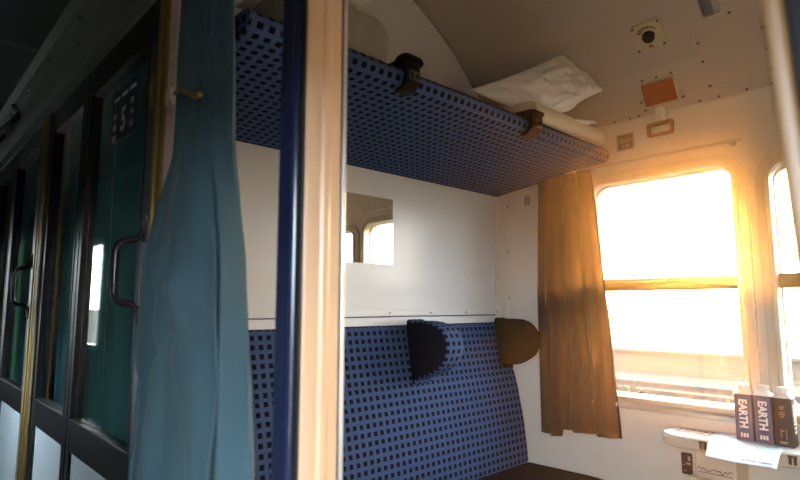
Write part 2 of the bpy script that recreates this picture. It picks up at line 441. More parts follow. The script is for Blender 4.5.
def lock_plate(o, x, z):
    p = [(x + .012*math.cos(a)*(1 if abs(math.sin(a)) < .9 else .6), z + .055*math.sin(a)) for a in [2*PI*k/16 for k in range(16)]]
    bm = prism(B(), rrect(x-.013, x+.013, z-.05, z+.05, .012, 3), YP-.006, YP, lambda u, v, w: (u, w, v))
    box(bm, x-.006, x+.006, YP-.012, YP-.006, z-.02, z+.02)
    return obj('lock_plate', bm, 'brass', o, bevel=.002)

PER = 1.45
for k, (dn, wn) in enumerate((('door_1', 'window_3'), ('door_2', 'window_4'))):
    s = -PER*k
    d = empty(dn, (-1.82+s, YP, 0))
    tag(d, ('glazed sliding door of the next compartment, with number 5 sticker and dark handle',
            'farther glazed corridor door at the left edge of the picture')[k], None, None, 'structure')
    glazed_leaf(d, -2.195+s, -1.475+s, .040, .085)
    bm = B(); box(bm, -1.545+s, -1.485+s, YP-.004, YP, .2, 1.9); obj('stile', bm, 'stile', d, bevel=.002)
    handle(d, -1.512+s)
    lock_plate(d, -1.517+s, 1.755)
    if k == 0:
        # blue number plate on the glass
        xa, xb, za, zb = -1.945, -1.705, 1.70, 1.872
        p = prism(B(), [(xa, za), (xb, za-.006), (xb, zb), (xa, zb)], YP+.0135, YP+.0155, lambda u, v, w: (u, w, v))
        st = obj('number_sticker', p, 'stickerblue', d)
        yy = YP+.0128
        F = lambda cx, cz: (lambda u, v, w: (cx+u, yy-w, cz+v))
        bm = B()
        text_into(bm, '5', .105, F(-1.82, 1.758), sx=.95, bold=.003)
        for i, t in enumerate(('51', '53', '55')): text_into(bm, t, .026, F(-1.905, 1.785-.036*i), sx=1.2, bold=.001)
        for i, t in enumerate(('52', '54', '56')): text_into(bm, t, .026, F(-1.74, 1.80-.036*i), sx=1.2, bold=.001)
        for i in range(3): box(bm, -1.92+.078*i, -1.865+.078*i, yy-.0005, yy, 1.836, 1.848)
        obj('lettering', bm, 'letter', st)
    w = empty(wn, (-2.42+s, YP, 0))
    tag(w, ('fixed corridor window left of the number 5 door', 'farthest fixed corridor window at the left edge')[k], None, None, 'structure')
    glazed_leaf(w, -2.78+s, -2.20+s, .05, .05)
    drawn_curtain(-2.09+s, -1.50+s, 3+k, ('teal curtain drawn behind the glass of the number 5 door', 'teal curtain behind the farther corridor door glass')[k])
    drawn_curtain(-2.74+s, -2.16+s, 13+k, ('teal curtain behind the fixed pane left of the number 5 door', 'teal curtain behind the farthest fixed pane')[k])

def brass_post(name, xr, label, edge='pink'):
    o = empty(name, (xr-.07, YP, 0)); tag(o, label, None, None, 'structure')
    bm = B(); box(bm, xr-.14, xr-.062, YP-.004, YP+.05, 0, 2.03)
    box(bm, xr-.135, xr-.12, YP-.012, YP-.004, 0, 2.03); box(bm, xr-.105, xr-.09, YP-.008, YP-.004, 0, 2.03); box(bm, xr-.075, xr-.066, YP-.012, YP-.004, 0, 2.03)
    obj('brass_profile', bm, 'brass', o, bevel=.003)
    bm = B(); box(bm, xr-.062, xr, YP-.010, YP+.06, 0, 2.03); obj('pale_edge', bm, edge, o, bevel=.008)
    return o
brass_post('trim_5', -1.335, 'brass and pale pink door post beside the teal curtain')
brass_post('trim_6', -1.335-PER, 'farther brass door post between the corridor panes', 'dialbrass')
struct('trim_7', box(B(), -9, -2.79-PER, YP, YP+.04, 0, 2.03), 'darkframe', 'dark far end of the corridor partition')

# opening beside the door: low panel under it, post and right jamb
struct('wall_corridor', box(B(), -1.335, -.86, YP, YP+.04, 0, .70), 'panel', 'pale low panel under the curtained corridor opening', bevel=.003)
p = empty('trim_8', (-.82, .55, 0)); tag(p, 'blurred navy and beige doorway post in front of the bench', None, None, 'structure')
obj('navy_edge', box(B(), -.862, -.803, YP, .585, 0, 2.03), 'navy', p, bevel=.014, seg=4)
obj('seal', box(B(), -.806, -.789, YP+.008, .57, 0, 2.03), 'black', p, bevel=.003)
prof = [(-.80, .512), (-.786, .512), (-.782, .518), (-.782, .540), (-.777, .546), (-.777, .556), (-.782, .562), (-.783, .583), (-.789, .586), (-.80, .586)]
obj('beige_lining', prism(B(), prof, 0, 2.03, lambda u, v, w: (u, v, w)), 'beige', p, bevel=.0015)
obj('gap_seal', box(B(), -.80, -.793, .586, .592, 0, 2.03), 'black', p)
obj('bright_edge', box(B(), -.83, -.787, .592, .600, 0, 2.03), 'alu', p, bevel=.002)
p = empty('trim_9', (-.06, .52, 0)); tag(p, 'blurred beige-edged dark doorway jamb at the right edge', None, None, 'structure')
lean = lambda u, v, w: (u-(w-1.155)*.044, v, w)
obj('pale_edge', prism(B(), rrect(-.101, -.0855, YP-.002, .545, .005, 4), 0, 2.03, lean), 'bronze', p, smooth=True)
obj('dark_face', prism(B(), rrect(-.085, .020, YP, .55, .003, 2), 0, 2.03, lean), 'darkframe', p, smooth=True)
struct('wall_doorside', box(B(), .08, 2, YP, YP+.04, 0, 2.03), 'panel', 'pale corridor wall right of the doorway')
# header above everything, fascia and corridor ceiling
bm = B(); box(bm, -9, 2, YP+.004, YP+.05, 2.03, 2.72)
struct('wall_header', bm, 'wallwarm', 'wall strip above doorway and corridor glass')
cov = [(YP+.004, 2.025), (YP-.012, 2.025), (YP-.016, 2.06), (YP-.014, 2.075), (YP-.03, 2.10), (YP-.055, 2.15), (YP-.085, 2.185), (YP-.11, 2.20), (YP-.11, 2.22), (YP+.004, 2.22)]
t10 = struct('trim_10', prism(B(), cov, -9, 2, lambda u, v, w: (w, u, v)), 'fascia', 'grey painted fascia above the corridor glass')
discs('screw', [((-2.2-.45*k, YP-.038, 2.13), (0, -.8, -.6), .008, .010) for k in range(5)] + [((-2.08-.45*k, YP-.068, 2.17), (0, -.7, -.7), .008, .010) for k in range(5)], 'screw', t10)
bm = B(); box(bm, -9, 2, YO-.06, YP-.108, 2.20, 2.24)
cc = struct('ceiling_corridor', bm, 'corrceil', 'dark flat ceiling over the corridor')
bm = B()
for x in (-2.55, -4.6): box(bm, x-.006, x+.006, YO, YP-.11, 2.196, 2.2)
obj('seam', bm, 'fascia', cc)
# corridor outer wall with two windows and one added light opening
CW = [(-5.75, -4.85, .86, 1.70), (-3.2, -2.65, .80, 1.14), (-.30, .70, .80, 1.62)]  # low middle one is added, out of view, to light door panels and curtain
struct('wall_outer', wall_with_holes(B(), -9, 2, 0, 2.24, YO-.06, YO, CW), 'corrwall', 'corridor outer wall with windows, behind the viewer')
for i, (a, b, c, d) in enumerate(CW):
    o = empty('window_%d' % (5+i), ((a+b)/2, YO, c)); tag(o, 'corridor outer window number %s counted from the far end' % ('one', 'two (low opening added for light)', 'three')[i], None, None, 'structure')
    f = lambda u, v, w: (u, w, v)
    obj('window_frame', ringprism(B(), rrect(a-.03, b+.03, c-.03, d+.03, .09), rrect(a+.01, b-.01, c+.01, d-.01, .06), YO-.05, YO+.012, f), 'frame', o, bevel=.004)
    obj('pane', box(B(), a, b, YO-.04, YO-.036, c, d), 'glassclear', o)
struct('wall_end', box(B(), -9.04, -9, YO-.06, YW+.06, 0, 2.8), 'corrwall', 'end wall far down the corridor')
struct('wall_near', box(B(), 2, 2.04, YO-.06, YW+.06, 0, 2.8), 'corrwall', 'end wall of the corridor outside the picture')
NW = [(-4.85, -4.25, .80, 1.70), (-2.32, -1.95, .80, 1.70)]
struct('wall_neighbour', wall_with_holes(B(), -9, XS-.04, 0, 2.02, YW, YW+.06, NW), 'wallwarm', 'outer wall of the neighbouring compartments with their windows')
for i, (a, b, c, d) in enumerate(NW):
    o = empty('window_%d' % (8+i), ((a+b)/2, YW, c)); tag(o, ('outer window of the farther neighbouring compartment', 'outer window of the next compartment')[i], None, None, 'structure')
    f = lambda u, v, w: (u, w, v)
    obj('window_frame', ringprism(B(), rrect(a-.03, b+.03, c-.03, d+.03, .09), rrect(a+.01, b-.01, c+.01, d-.01, .06), YW-.012, YW+.05, f), 'frame', o, bevel=.004)
    obj('pane', box(B(), a, b, YW+.03, YW+.034, c, d), 'glassclear', o)
struct('wall_beyond', box(B(), XR+.04, 2, YW, YW+.06, 0, 2.02), 'wallwarm', 'outer wall of the compartment to the right')

# ------------------------------------------------------------------ bench
bench = empty('bench_seat', (XS+.3, 1.5, 0))
tag(bench, 'blue square-patterned couchette bench with winged headrests along the white wall', 'bench')
front = [(-1.764, 1.098), (-1.748, 1.092), (-1.742, 1.07), (-1.722, .98), (-1.701, .90), (-1.696, .876), (-1.7005, .866), (-1.692, .856), (-1.672, .78), (-1.640, .62), (-1.626, .50), (-1.622, .445), (-1.63, .425)]
prof = front + [(-1.70, .42), (-1.785, .43), (-1.785, 1.09), (-1.778, 1.098)]
o = obj('backrest', sweep_y(B(), prof, .66, 2.352, 2), 'fab', bench, smooth=True)
o.data.set_sharp_from_angle(angle=math.radians(50))
# cushion
prof = [(-1.66, .30), (-1.66, .42), (-1.62, .432), (-1.3, .436), (-1.14, .428), (-1.115, .40), (-1.115, .33), (-1.13, .30)]
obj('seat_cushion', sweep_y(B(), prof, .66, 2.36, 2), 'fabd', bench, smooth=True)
obj('seat_base', box(B(), -1.785, -1.16, .66, 2.36, 0, .30), 'darkframe', bench, bevel=.005)

def headrest(y0, y1, reach, zt, zb, rim, face, bulge=.0):
    """half-moon wing: flat edge on the backrest, rounded rim, plain cloth sides"""
    base = [(-1.725, zt-.008), (-1.69, zt+.004), (-1.64, zt+.006)]
    x1 = -1.69 + reach
    curve = [(-1.58, zt), (x1-.035, zt-.022), (x1-.006, zt-.06), (x1, zt-.10), (x1-.02, zt-.155), (x1-.065, zt-.19), (x1-.12, zt-.212), (-1.665, zb+.006), (-1.690, zb)]
    loop = base + curve
    sm = smooth_closed(loop, 4)
    uvb = B(); uvl = uvlayer(uvb); s = arcs(sm); n = len(sm)
    cx = sum(p[0] for p in sm)/n; cz = sum(p[1] for p in sm)/n
    rows = [(y0, .93), (y0+.004, .975), (y0+.014, 1), (y1-.014, 1), (y1-.004, .975), (y1, .93)]
    R = [[uvb.verts.new((cx+(x-cx)*k, y, cz+(z-cz)*k)) for x, z in sm] for y, k in rows]
    for a in range(len(rows)-1):
        for i in range(n):
            j = (i+1) % n
            f = uvb.faces.new((R[a][i], R[a][j], R[a+1][j], R[a+1][i]))
            for l, (yy, ss) in zip(f.loops, ((rows[a][0], s[i]), (rows[a][0], s[i+1]), (rows[a+1][0], s[i+1]), (rows[a+1][0], s[i]))): l[uvl].uv = (yy, ss)
    uvb.faces.new(R[-1][::-1])
    h = obj('headrest', uvb, rim, bench, smooth=True)
    # plain side cloth, slightly domed
    sb = B(); rings = []
    for k, dy in ((.935, .001), (.8, -.004), (.5, -.009), (.2, -.011)):
        rings.append([sb.verts.new((cx+(x-cx)*k, y0+dy, cz+(z-cz)*k)) for x, z in sm])
    for a, b in zip(rings, rings[1:]):
        for i in range(n): sb.faces.new((a[i], a[(i+1) % n], b[(i+1) % n], b[i]))
    sb.faces.new(rings[-1])
    obj('side_cloth', sb, face, h, smooth=True)
    return h
headrest(1.635, 1.735, .205, 1.112, .872, 'fab', 'hidep')
h2 = headrest(2.235, 2.315, .185, 1.112, .895, 'hidebrown', 'hidebrown'); h2['label'] = 'brown plain headrest at the window end'

# ------------------------------------------------------------------ upper bunk
bunk = empty('upper_bunk', (-1.47, 1.45, 1.76)); tag(bunk, 'raised upper bunk with dotted navy underside, tilted above the bench', 'bunk')
prof = [(-1.786, 1.757), (-1.60, 1.777), (-1.30, 1.811), (-1.185, 1.824), (-1.160, 1.832), (-1.150, 1.848), (-1.150, 1.868), (-1.160, 1.882), (-1.182, 1.888), (-1.50, 1.885), (-1.786, 1.845)]
obj('bunk_board', sweep_y(B(), prof, .585, 2.366, 2), 'fab', bunk, smooth=True).data.set_sharp_from_angle(angle=math.radians(60))
def strap(y0, y1, mat, z0=1.815, tall=.055):
    bm = B()
    prof = [(-1.26, 1.889), (-1.19, 1.893), (-1.155, 1.892), (-1.141, 1.875), (-1.139, 1.845), (-1.150, 1.826), (-1.18, 1.822), (-1.18, 1.812), (-1.147, 1.815), (-1.125, 1.838), (-1.125, 1.885), (-1.142, 1.905), (-1.19, 1.912), (-1.26, 1.903)]
    sweep_y(bm, prof, y0, y1, 1)
    s = obj('strap', bm, mat, bunk, bevel=.003)
    ym = (y0+y1)/2; w = (y1-y0)
    # rounded latch block standing on the edge
    pr = smooth_closed([(-1.20, 1.90), (-1.20, 1.905+tall*.7), (-1.175, 1.905+tall), (-1.145, 1.905+tall*.8), (-1.128, 1.91), (-1.14, 1.895)], 4)
    bm = sweep_y(B(), pr, ym-.01, y1+.02, 1); obj('latch', bm, mat, s, bevel=.006)
    bm = B()
    f = lambda u, v, w_: (-1.124+w_, u, v)
    ringprism(bm, rrect(ym-.022, ym+.022, 1.840, 1.868, .006, 3), rrect(ym-.017, ym+.017, 1.845, 1.863, .004, 3), 0, .006, f)
    box(bm, -1.126, -1.116, ym-.002, ym+.002, 1.842, 1.866)
    obj('buckle', bm, 'screw', s, bevel=.001)
strap(1.075, 1.130, 'leather', tall=.032); strap(1.715, 1.785, 'leatherbrown', tall=.015)

# ------------------------------------------------------------------ bedding on the bunk
def pillow(name, A, Bc, Cc, D, thick, mat, seed, sag=0., nu=44, nv=34):
    A, Bc, Cc, D = map(Vector, (A, Bc, Cc, D))
    nrm = ((Bc-A).cross(D-A)).normalized()
    def surf(sgn):
        def fn(u, v):
            p = A*(1-u)*(1-v) + Bc*u*(1-v) + Cc*u*v + D*(1-u)*v
            e = (math.sin(PI*u)**.55)*(math.sin(PI*v)**.55) if 0 < u < 1 and 0 < v < 1 else 0
            # edges pull in between the corners
            p.z -= sag*math.sin(PI*v)*(1-u)**1.2; p.x += sag*.3*math.sin(PI*v)*(1-u)
            cen = (A+Bc+Cc+D)/4; pin = 1-.10*(math.sin(PI*u)**2*(abs(2*v-1))**6 + math.sin(PI*v)**2*(abs(2*u-1))**6)
            p = cen + (p-cen)*pin
            w = noise.fractal(Vector((u*4.2+seed, v*4.2, sgn*3.1)), 1.0, 2.0, 3)*.022 - .030*max(0, .22-abs(noise.noise(Vector((u*4+v*3+seed, v*1.5-u, 1.7))))) - .022*max(0, .2-abs(noise.noise(Vector((u*2-v*5+seed, v*3+u*2, 9.1)))))
            return p + nrm*sgn*(thick*e + w*min(1, e*1.6))
        return fn
    bm = B(); sheet(bm, surf(1), nu, nv); sheet(bm, surf(-1), nu, nv)
    return obj(name, bm, mat, None, smooth=True)
pl = pillow('pillow', (-1.36, 1.645, 2.03), (-1.215, 2.10, 2.272), (-1.105, 2.245, 2.115), (-1.155, 2.035, 1.985), .072, 'linen', 3.3, .06)
pl.data.set_sharp_from_angle(angle=math.radians(180))
tag(pl, 'white creased pillow propped near the window end of the upper bunk', 'pillow')
prof = smooth_closed([(-1.60, 1.885), (-1.60, 1.95), (-1.35, 1.972), (-1.19, 1.965), (-1.158, 1.935), (-1.165, 1.900), (-1.20, 1.8905), (-1.40, 1.89)], 4)
bm = B(); sweep_y(bm, prof, 1.80, 2.33, 14)
for v in bm.verts:
    n_ = noise.noise(v.co*9)*.008; v.co.x += n_; v.co.z += abs(n_)*.5 + .010
fs = tag(obj('folded_sheet', bm, 'sheet', None, smooth=True), 'cream folded sheet under the white pillow on the bunk', 'bed sheet')
fl = sheet(B(), lambda u, v: (-1.30+.165*u, 2.02+.17*v+.05*u, 1.985+.012*math.sin(5*u+3*v)-.02*u*u+.0*v), 14, 12)
o = obj('turned_corner', fl, 'linen', fs, smooth=True)
md = o.modifiers.new('t', 'SOLIDIFY'); md.thickness = .006
# rolled blanket and second pillow further along
prof = smooth_closed([(-1.62, 1.884), (-1.62, 2.01), (-1.52, 2.055), (-1.32, 2.068), (-1.21, 2.04), (-1.185, 1.96), (-1.20, 1.905), (-1.26, 1.888), (-1.45, 1.886)], 5)
bm = B()
ys = [(.74, .90), (.76, .98), (.80, 1), (.90, 1.0), (1.0, 1), (1.04, .985), (1.065, .93), (1.075, .80)]
cx, cz = -1.41, 1.96
R = []
for y, k in ys: R.append([bm.verts.new((cx+(x-cx)*k, y, max(1.8895, cz+(z-cz)*k + noise.noise(Vector((x*8, y*8, z*8)))*.006))) for x, z in prof])
for a, b in zip(R, R[1:]):
    for i in range(len(prof)): bm.faces.new((a[i], a[(i+1) % len(prof)], b[(i+1) % len(prof)], b[i]))
bm.faces.new(R[0]); bm.faces.new(R[-1][::-1])
tag(obj('rolled_blanket', bm, 'blanket', None, smooth=True), 'grey rolled blanket lying on the upper bunk beside the doorway post', 'blanket')
p2 = pillow('pillow', (-1.60, .76, 2.135), (-1.58, 1.06, 2.14), (-1.14, 1.05, 2.125), (-1.16, .76, 2.12), .045, 'linen', 8.1)
p2.data.set_sharp_from_angle(angle=math.radians(180))
tag(p2, 'white pillow on top of the grey rolled blanket, cut by the top edge', 'pillow')

# ------------------------------------------------------------------ curtains
Lt = [(-1.322, .497, 2.06), (-1.322, .490, 1.70), (-1.320, .487, 1.53), (-1.332, .478, 1.46), (-1.337, .472, 1.42), (-1.33, .455, 1.281), (-1.321, .44, 1.082), (-1.30, .437, .998), (-1.316, .43, .807), (-1.329, .425, .62)]
Ft = [(-1.20, .515, 2.06), (-1.205, .515, 1.904), (-1.175, .510, 1.641), (-1.108, .49, 1.485), (-1.048, .475, 1.389), (-.987, .46, 1.261), (-.96, .45, 1.102), (-.948, .445, 1.034), (-.951, .44, .884), (-.947, .435, .62)]
Rt = [(-1.115, .522, 2.06), (-1.115, .522, 1.884), (-1.090, .522, 1.631), (-1.085, .522, 1.538), (-1.058, .522, 1.398), (-1.015, .515, 1.266), (-.96, .50, 1.099), (-.934, .495, 1.031), (-.897, .49, .886), (-.862, .485, .62)]
def cur(u, v):
    z = 2.06 - (2.06-.62)*v
    l, f, r = lerp_table(Lt, z), lerp_table(Ft, z), lerp_table(Rt, z)
    a = .66
    g = min(1, max(0, (1.75-z)/.5))
    if u < a:
        t = u/a; x = l[0]+(f[0]-l[0])*t; y = l[1]+(f[1]-l[1])*t
        y -= (.026*math.sin(PI*t) + .016*math.sin(3*PI*t+1.0+2.5*v)*math.sin(PI*t))*(.4+.6*g)
        y -= .012*math.exp(-((t-.30-.25*(v-.5))/.09)**2)*g - .010*math.exp(-((t-.62+.1*v)/.08)**2)*g
        # diagonal crease
        d = (z-1.03) - .16*(t-.05)
        y += .016*math.exp(-(d/.02)**2)*math.exp(-((t-.4)/.35)**2)
        d2 = (z-1.24) + .20*(t-.5); y -= .012*math.exp(-(d2/.03)**2)*math.exp(-((t-.55)/.3)**2)
        y += (noise.noise(Vector((t*3.5, z*3.2, .3)))*.026 + noise.noise(Vector((t*7, z*5, 4.3)))*.012)*g
    else:
        t = (u-a)/(1-a)
        x = f[0] + (r[0]-f[0])*t; y = f[1] + (r[1]-f[1])*t + (.010*math.sin(PI*t) - .014*math.sin(2*PI*t))*(.3+.7*g)
    # deep pleat between the two hanging widths
    pl_ = math.exp(-((u-a-.02)/.026)**2)*(.25+.75*g)
    x -= .13*pl_; y += .085*pl_
    y += .008*math.sin(40*u+3*v)*max(0, 1-g)
    return (x, y, z)
bm = sheet(B(), cur, 240, 110)
c1 = obj('curtain', bm, 'teal', None, smooth=True); c1.data.set_sharp_from_angle(angle=math.radians(180))
tag(c1, 'long teal curtain gathered beside the brass post in the corridor', 'curtain')
md = c1.modifiers.new('t', 'SOLIDIFY'); md.thickness = .0025; md.offset = 0
# stitched hem along its outer edge
bm = B(); pts = []
for k in range(90):
    v = k/89; p_ = Vector(cur(0, v)); pts.append(p_ + Vector((.002*math.sin(k*1.9), -.002, 0)))
hem = obj('hem', tube(bm, pts, .0045, 6), 'teal', c1, smooth=True)

def cur2(u, v):
    zt, zb = 1.80, .60
    z = zt-(zt-zb)*v
    x0 = -1.512-.028*min(1, v*2.2); x1 = -1.235+.088*v**.9
    if u < .30: z += -.012*v
    w = .014*math.sin(u*3.3*2*PI+.4) + .008*math.sin(u*7.1*2*PI+1.+v) 
    return (x0+(x1-x0)*u, 2.336 + w*(.6+.5*v) + .004*noise.noise(Vector((u*5, v*4, 0))), z + (.02*v if u > .30 else 0))
bm = sheet(B(), cur2, 80, 50)
c2 = obj('curtain', bm, 'browncurtain', None, smooth=True)
md = c2.modifiers.new('t', 'SOLIDIFY'); md.thickness = .002
tag(c2, 'brown curtain hanging left of the bright window', 'curtain')
bm = tube(B(), [(-1.56, 2.345, 1.808), (-.62, 2.345, 1.808)], .006, 8)
for x in (-1.54, -.66): box(bm, x-.008, x+.008, 2.345, YW, 1.80, 1.816)
tag(obj('curtain_rail', bm, 'frame', None, smooth=True), 'thin pale curtain rail above the window, carrying the brown curtain', 'curtain rail')

# ------------------------------------------------------------------ mirror, hooks
mo = empty('wall_mirror', (XS, 1.45, 1.36)); tag(mo, 'frameless square wall mirror on the white partition, showing window arches', 'mirror')
obj('mirror_glass', box(B(), XS+.0005, XS+.006, 1.20, 1.617, 1.357, 1.643), 'mirror', mo)
hk = empty('coat_hook', (-1.60, YW, 1.70)); tag(hk, 'small metal coat hook on the cream wall left of the brown curtain', 'hook')
obj('hook_plate', prism(B(), rrect(-1.628, -1.594, 1.69, 1.738, .008, 3), YW-.004, YW, lambda u, v, w: (u, w, v)), 'steel', hk, bevel=.001)
obj('hook_arm', tube(B(), [(-1.611, YW-.003, 1.725), (-1.611, YW-.022, 1.70), (-1.600, YW-.036, 1.686), (-1.586, YW-.042, 1.69), (-1.578, YW-.042, 1.712)], .006, 8), 'steel', hk, smooth=True)
hk = empty('curtain_hook', (-1.335, YP, 1.68)); tag(hk, 'brass tie hook sticking out of the post across the teal curtain', 'hook')
bm = B(); box(bm, -1.345, -1.315, YP-.03, YP-.008, 1.66, 1.705); disc(bm, (-1.318, YP-.022, 1.664), (1, 0, 0), .008, .012)
obj('hook_plate', bm, 'pink', hk, bevel=.003)
obj('hook_arm', tube(B(), [(-1.32, .482, 1.688), (-1.27, .474, 1.682), (-1.20, .464, 1.655), (-1.13, .458, 1.622), (-1.10, .456, 1.617)], [.004, .005, .006, .006, .005], 10), 'brass', hk, smooth=True)

# ------------------------------------------------------------------ things on ceiling slope and window wall
def slope_at(y):
    for (y0, z0), (y1, z1) in zip(CEIL, CEIL[1:]):
        if y1 <= y <= y0:
            t = (y0-y)/(y0-y1); z = z0+(z1-z0)*t
            n = Vector((0, (z0-z1), (y1-y0))).normalized()
            if n.z > 0: n = -n
            return z, n
def on_slope(x, y):
    z, n = slope_at(y); return frame_at((x, y, z), n, (0, -n.z*-1 if False else 0, 1))
def plane_map(p, r, u, n): return lambda a, b, c: tuple(p + r*a + u*b + n*c)

# rotary heater control
p_, r_, u_, n_ = on_slope(-.893, 2.224); f = plane_map(p_, r_, u_, n_)
dc = empty('heating_dial', tuple(p_)); tag(dc, 'ivory control plate with black rotary knob on the sloping ceiling', 'control dial')
obj('plate', prism(B(), rrect(-.062, .062, -.058, .058, .006, 3), .0, .010, f), 'dial', dc, bevel=.002)
bm = disc(B(), f(0, -.002, .010), n_, .026, .012, 22, .022); obox(bm, f(.012, .004, .026), (r_*.9+u_*.3).normalized(), (u_*.9-r_*.3).normalized(), n_, .02, .008, .006)
obj('knob', bm, 'dialknob', dc, bevel=.002)
bm = B()
for k in range(9):
    a = math.radians(40 + 12.5*k); c_ = Vector(f(.042*math.cos(a), .042*math.sin(a)-.004, .0105)); rad = (r_*math.cos(a)+u_*math.sin(a)); tn = n_.cross(rad)
    obox(bm, c_, rad, tn, n_, .003+.0007*k, .0025, .0006)
discs('screw', [(f(.051*sx, .047*sz, .010), n_, .0055, .0025) for sx in (-1, 1) for sz in (-1, 1)], 'screw', dc)
obj('scale_marks', bm, 'ink', dc)
bm = B(); 
for sx in (-1, 1): obox(bm, f(.005*sx, -.042, .0105), r_, u_, n_, .0035, .006, .0006)
obj('red_mark', bm, 'redmark', dc)
# orange emergency cover
p_, r_, u_, n_ = on_slope(-.912, 2.356); f = plane_map(p_, r_, u_, n_)
ec = empty('emergency_cover', tuple(p_)); tag(ec, 'orange-red sealed cover plate above the pull handle on the ceiling slope', 'emergency panel')
obj('cover', prism(B(), rrect(-.066, .066, -.043, .049, .004, 3), .002, .016, f), 'orange', ec, bevel=.003)
obj('bezel', ringprism(B(), rrect(-.072, .072, -.049, .055, .005, 3), rrect(-.064, .064, -.041, .047, .003, 3), 0, .009, f), 'dial', ec, bevel=.002)
discs('screw', [(f(a, b, -.003), n_, .005, .008) for a, b in ((-.06, .068), (0, .068), (.06, .068), (-.085, -.02), (.085, -.04), (-.075, -.058))], 'screw', ec)
# emergency pull handle under it
eh = empty('hanging_emergency_pull', (-.922, YW, 1.93)); tag(eh, 'ochre looped emergency pull handle hanging on the wall above the window', 'emergency handle')
f = lambda u, v, w: (-.922+u, YW-.03-w, 1.927+v)
obj('loop', ringprism(B(), rrect(-.056, .056, -.032, .030, .012, 4), rrect(-.040, .040, -.018, .014, .006, 4), -.007, .007, f), 'loop', eh, bevel=.004)
bm = B(); box(bm, -.94, -.904, YW-.036, YW-.024, 1.955, 1.972); box(bm, -.936, -.908, YW-.038, YW, 1.966, 2.018); box(bm, -.95, -.894, YW-.014, YW, 1.985, 2.0)
obj('stem', bm, 'wallwarm', eh, bevel=.004)
# small sign
sg = empty('wall_sign', (-1.088, YW, 1.87)); tag(sg, 'small grey-brown printed sign on the wall left of the pull handle', 'sign')
obj('plate', prism(B(), rrect(-1.126, -1.05, 1.872, 1.946, .003, 2), YW-.003, YW, lambda u, v, w: (u, w, v)), 'sign', sg)
bm = B(); rr = random.Random(4)
for i, z in enumerate((1.916, 1.905)):
    x = -1.116
    while x < -1.062:
        w_ = rr.uniform(.004, .009); box(bm, x, x+w_, YW-.0036, YW-.003, z, z+.007); x += w_+.003
for x in (-1.10, -1.085): 
    box(bm, x, x+.004, YW-.0036, YW-.003, 1.882, 1.897)
ringprism(bm, rrect(-1.079, -1.068, 1.882, 1.897, .004, 3), rrect(-1.076, -1.071, 1.885, 1.894, .002, 3), YW-.0036, YW-.003, lambda u, v, w: (u, w, v))
ringprism(bm, rrect(-1.124, -1.052, 1.874, 1.944, .003, 2), rrect(-1.121, -1.055, 1.877, 1.941, .002, 2), YW-.0036, YW-.003, lambda u, v, w: (u, w, v))
obj('print', bm, 'signink', sg)
# inspection hatch in the ceiling slope
ht = empty('ceiling_hatch', (-.63, 2.30, 2.17)); tag(ht, 'riveted cream inspection hatch set in the ceiling slope near the right jamb', 'hatch')
def slope_pt(x, s, off):
    """s: arc distance along ceiling profile from the seam"""
    d = 0
    for (y0, z0), (y1, z1) in zip(CEIL, CEIL[1:]):
        L_ = math.hypot(y1-y0, z1-z0)
        if s <= d+L_:
            t = (s-d)/L_; n = Vector((0, z0-z1, y1-y0)).normalized(); n = -n if n.z > 0 else n
            return Vector((x, y0+(y1-y0)*t, z0+(z1-z0)*t)) + n*off
        d += L_
bm = B(); pts = []
out_ = [(-.735, .05), (-.742, .12), (-.738, .265), (-.70, .31), (-.60, .322), (-.52, .30), (-.50, .24), (-.50, .05)]
N_ = []
for (x0, s0), (x1, s1) in zip(out_, out_[1:]+out_[:1]):
    for k in range(8): N_.append((x0+(x1-x0)*k/8, s0+(s1-s0)*k/8))
tube(bm, [slope_pt(x, s, .0015) for x, s in N_]+[slope_pt(*N_[0], .0015)], .0022, 5)
obj('seam', bm, 'tableedge', ht)
gr = sheet(B(), lambda u, v: tuple(slope_pt(-.732+.228*u, .055+.235*v, .0012)), 4, 12); obj('hatch_panel', gr, 'ceil', ht, smooth=True)
discs('rivet', [(slope_pt(x, s, .0), slope_pt(x, s, .01)-slope_pt(x, s, 0), .0055, .0045) for x, s in ((-.722, .06), (-.728, .16), (-.728, .235), (-.60, .31), (-.512, .06), (-.512, .14), (-.512, .22))], 'screw', ht)
# grab bracket near the top edge
gb = empty('ceiling_bracket', (-.65, 2.2, 2.30)); tag(gb, 'grey metal bracket on the ceiling above the riveted hatch', 'bracket')
q = slope_pt(-.655, .375, 0); q2 = slope_pt(-.655, .375, .01); nn = (q2-q).normalized(); up = (slope_pt(-.655, .42, 0)-q).normalized()
bm = obox(B(), q+nn*.006, Vector((1, 0, 0)), up, nn, .03, .05, .006); obox(bm, q+nn*.02-up*.01, Vector((1, 0, 0)), up, nn, .018, .035, .01)
obj('bracket_body', bm, 'steel', gb, bevel=.004)

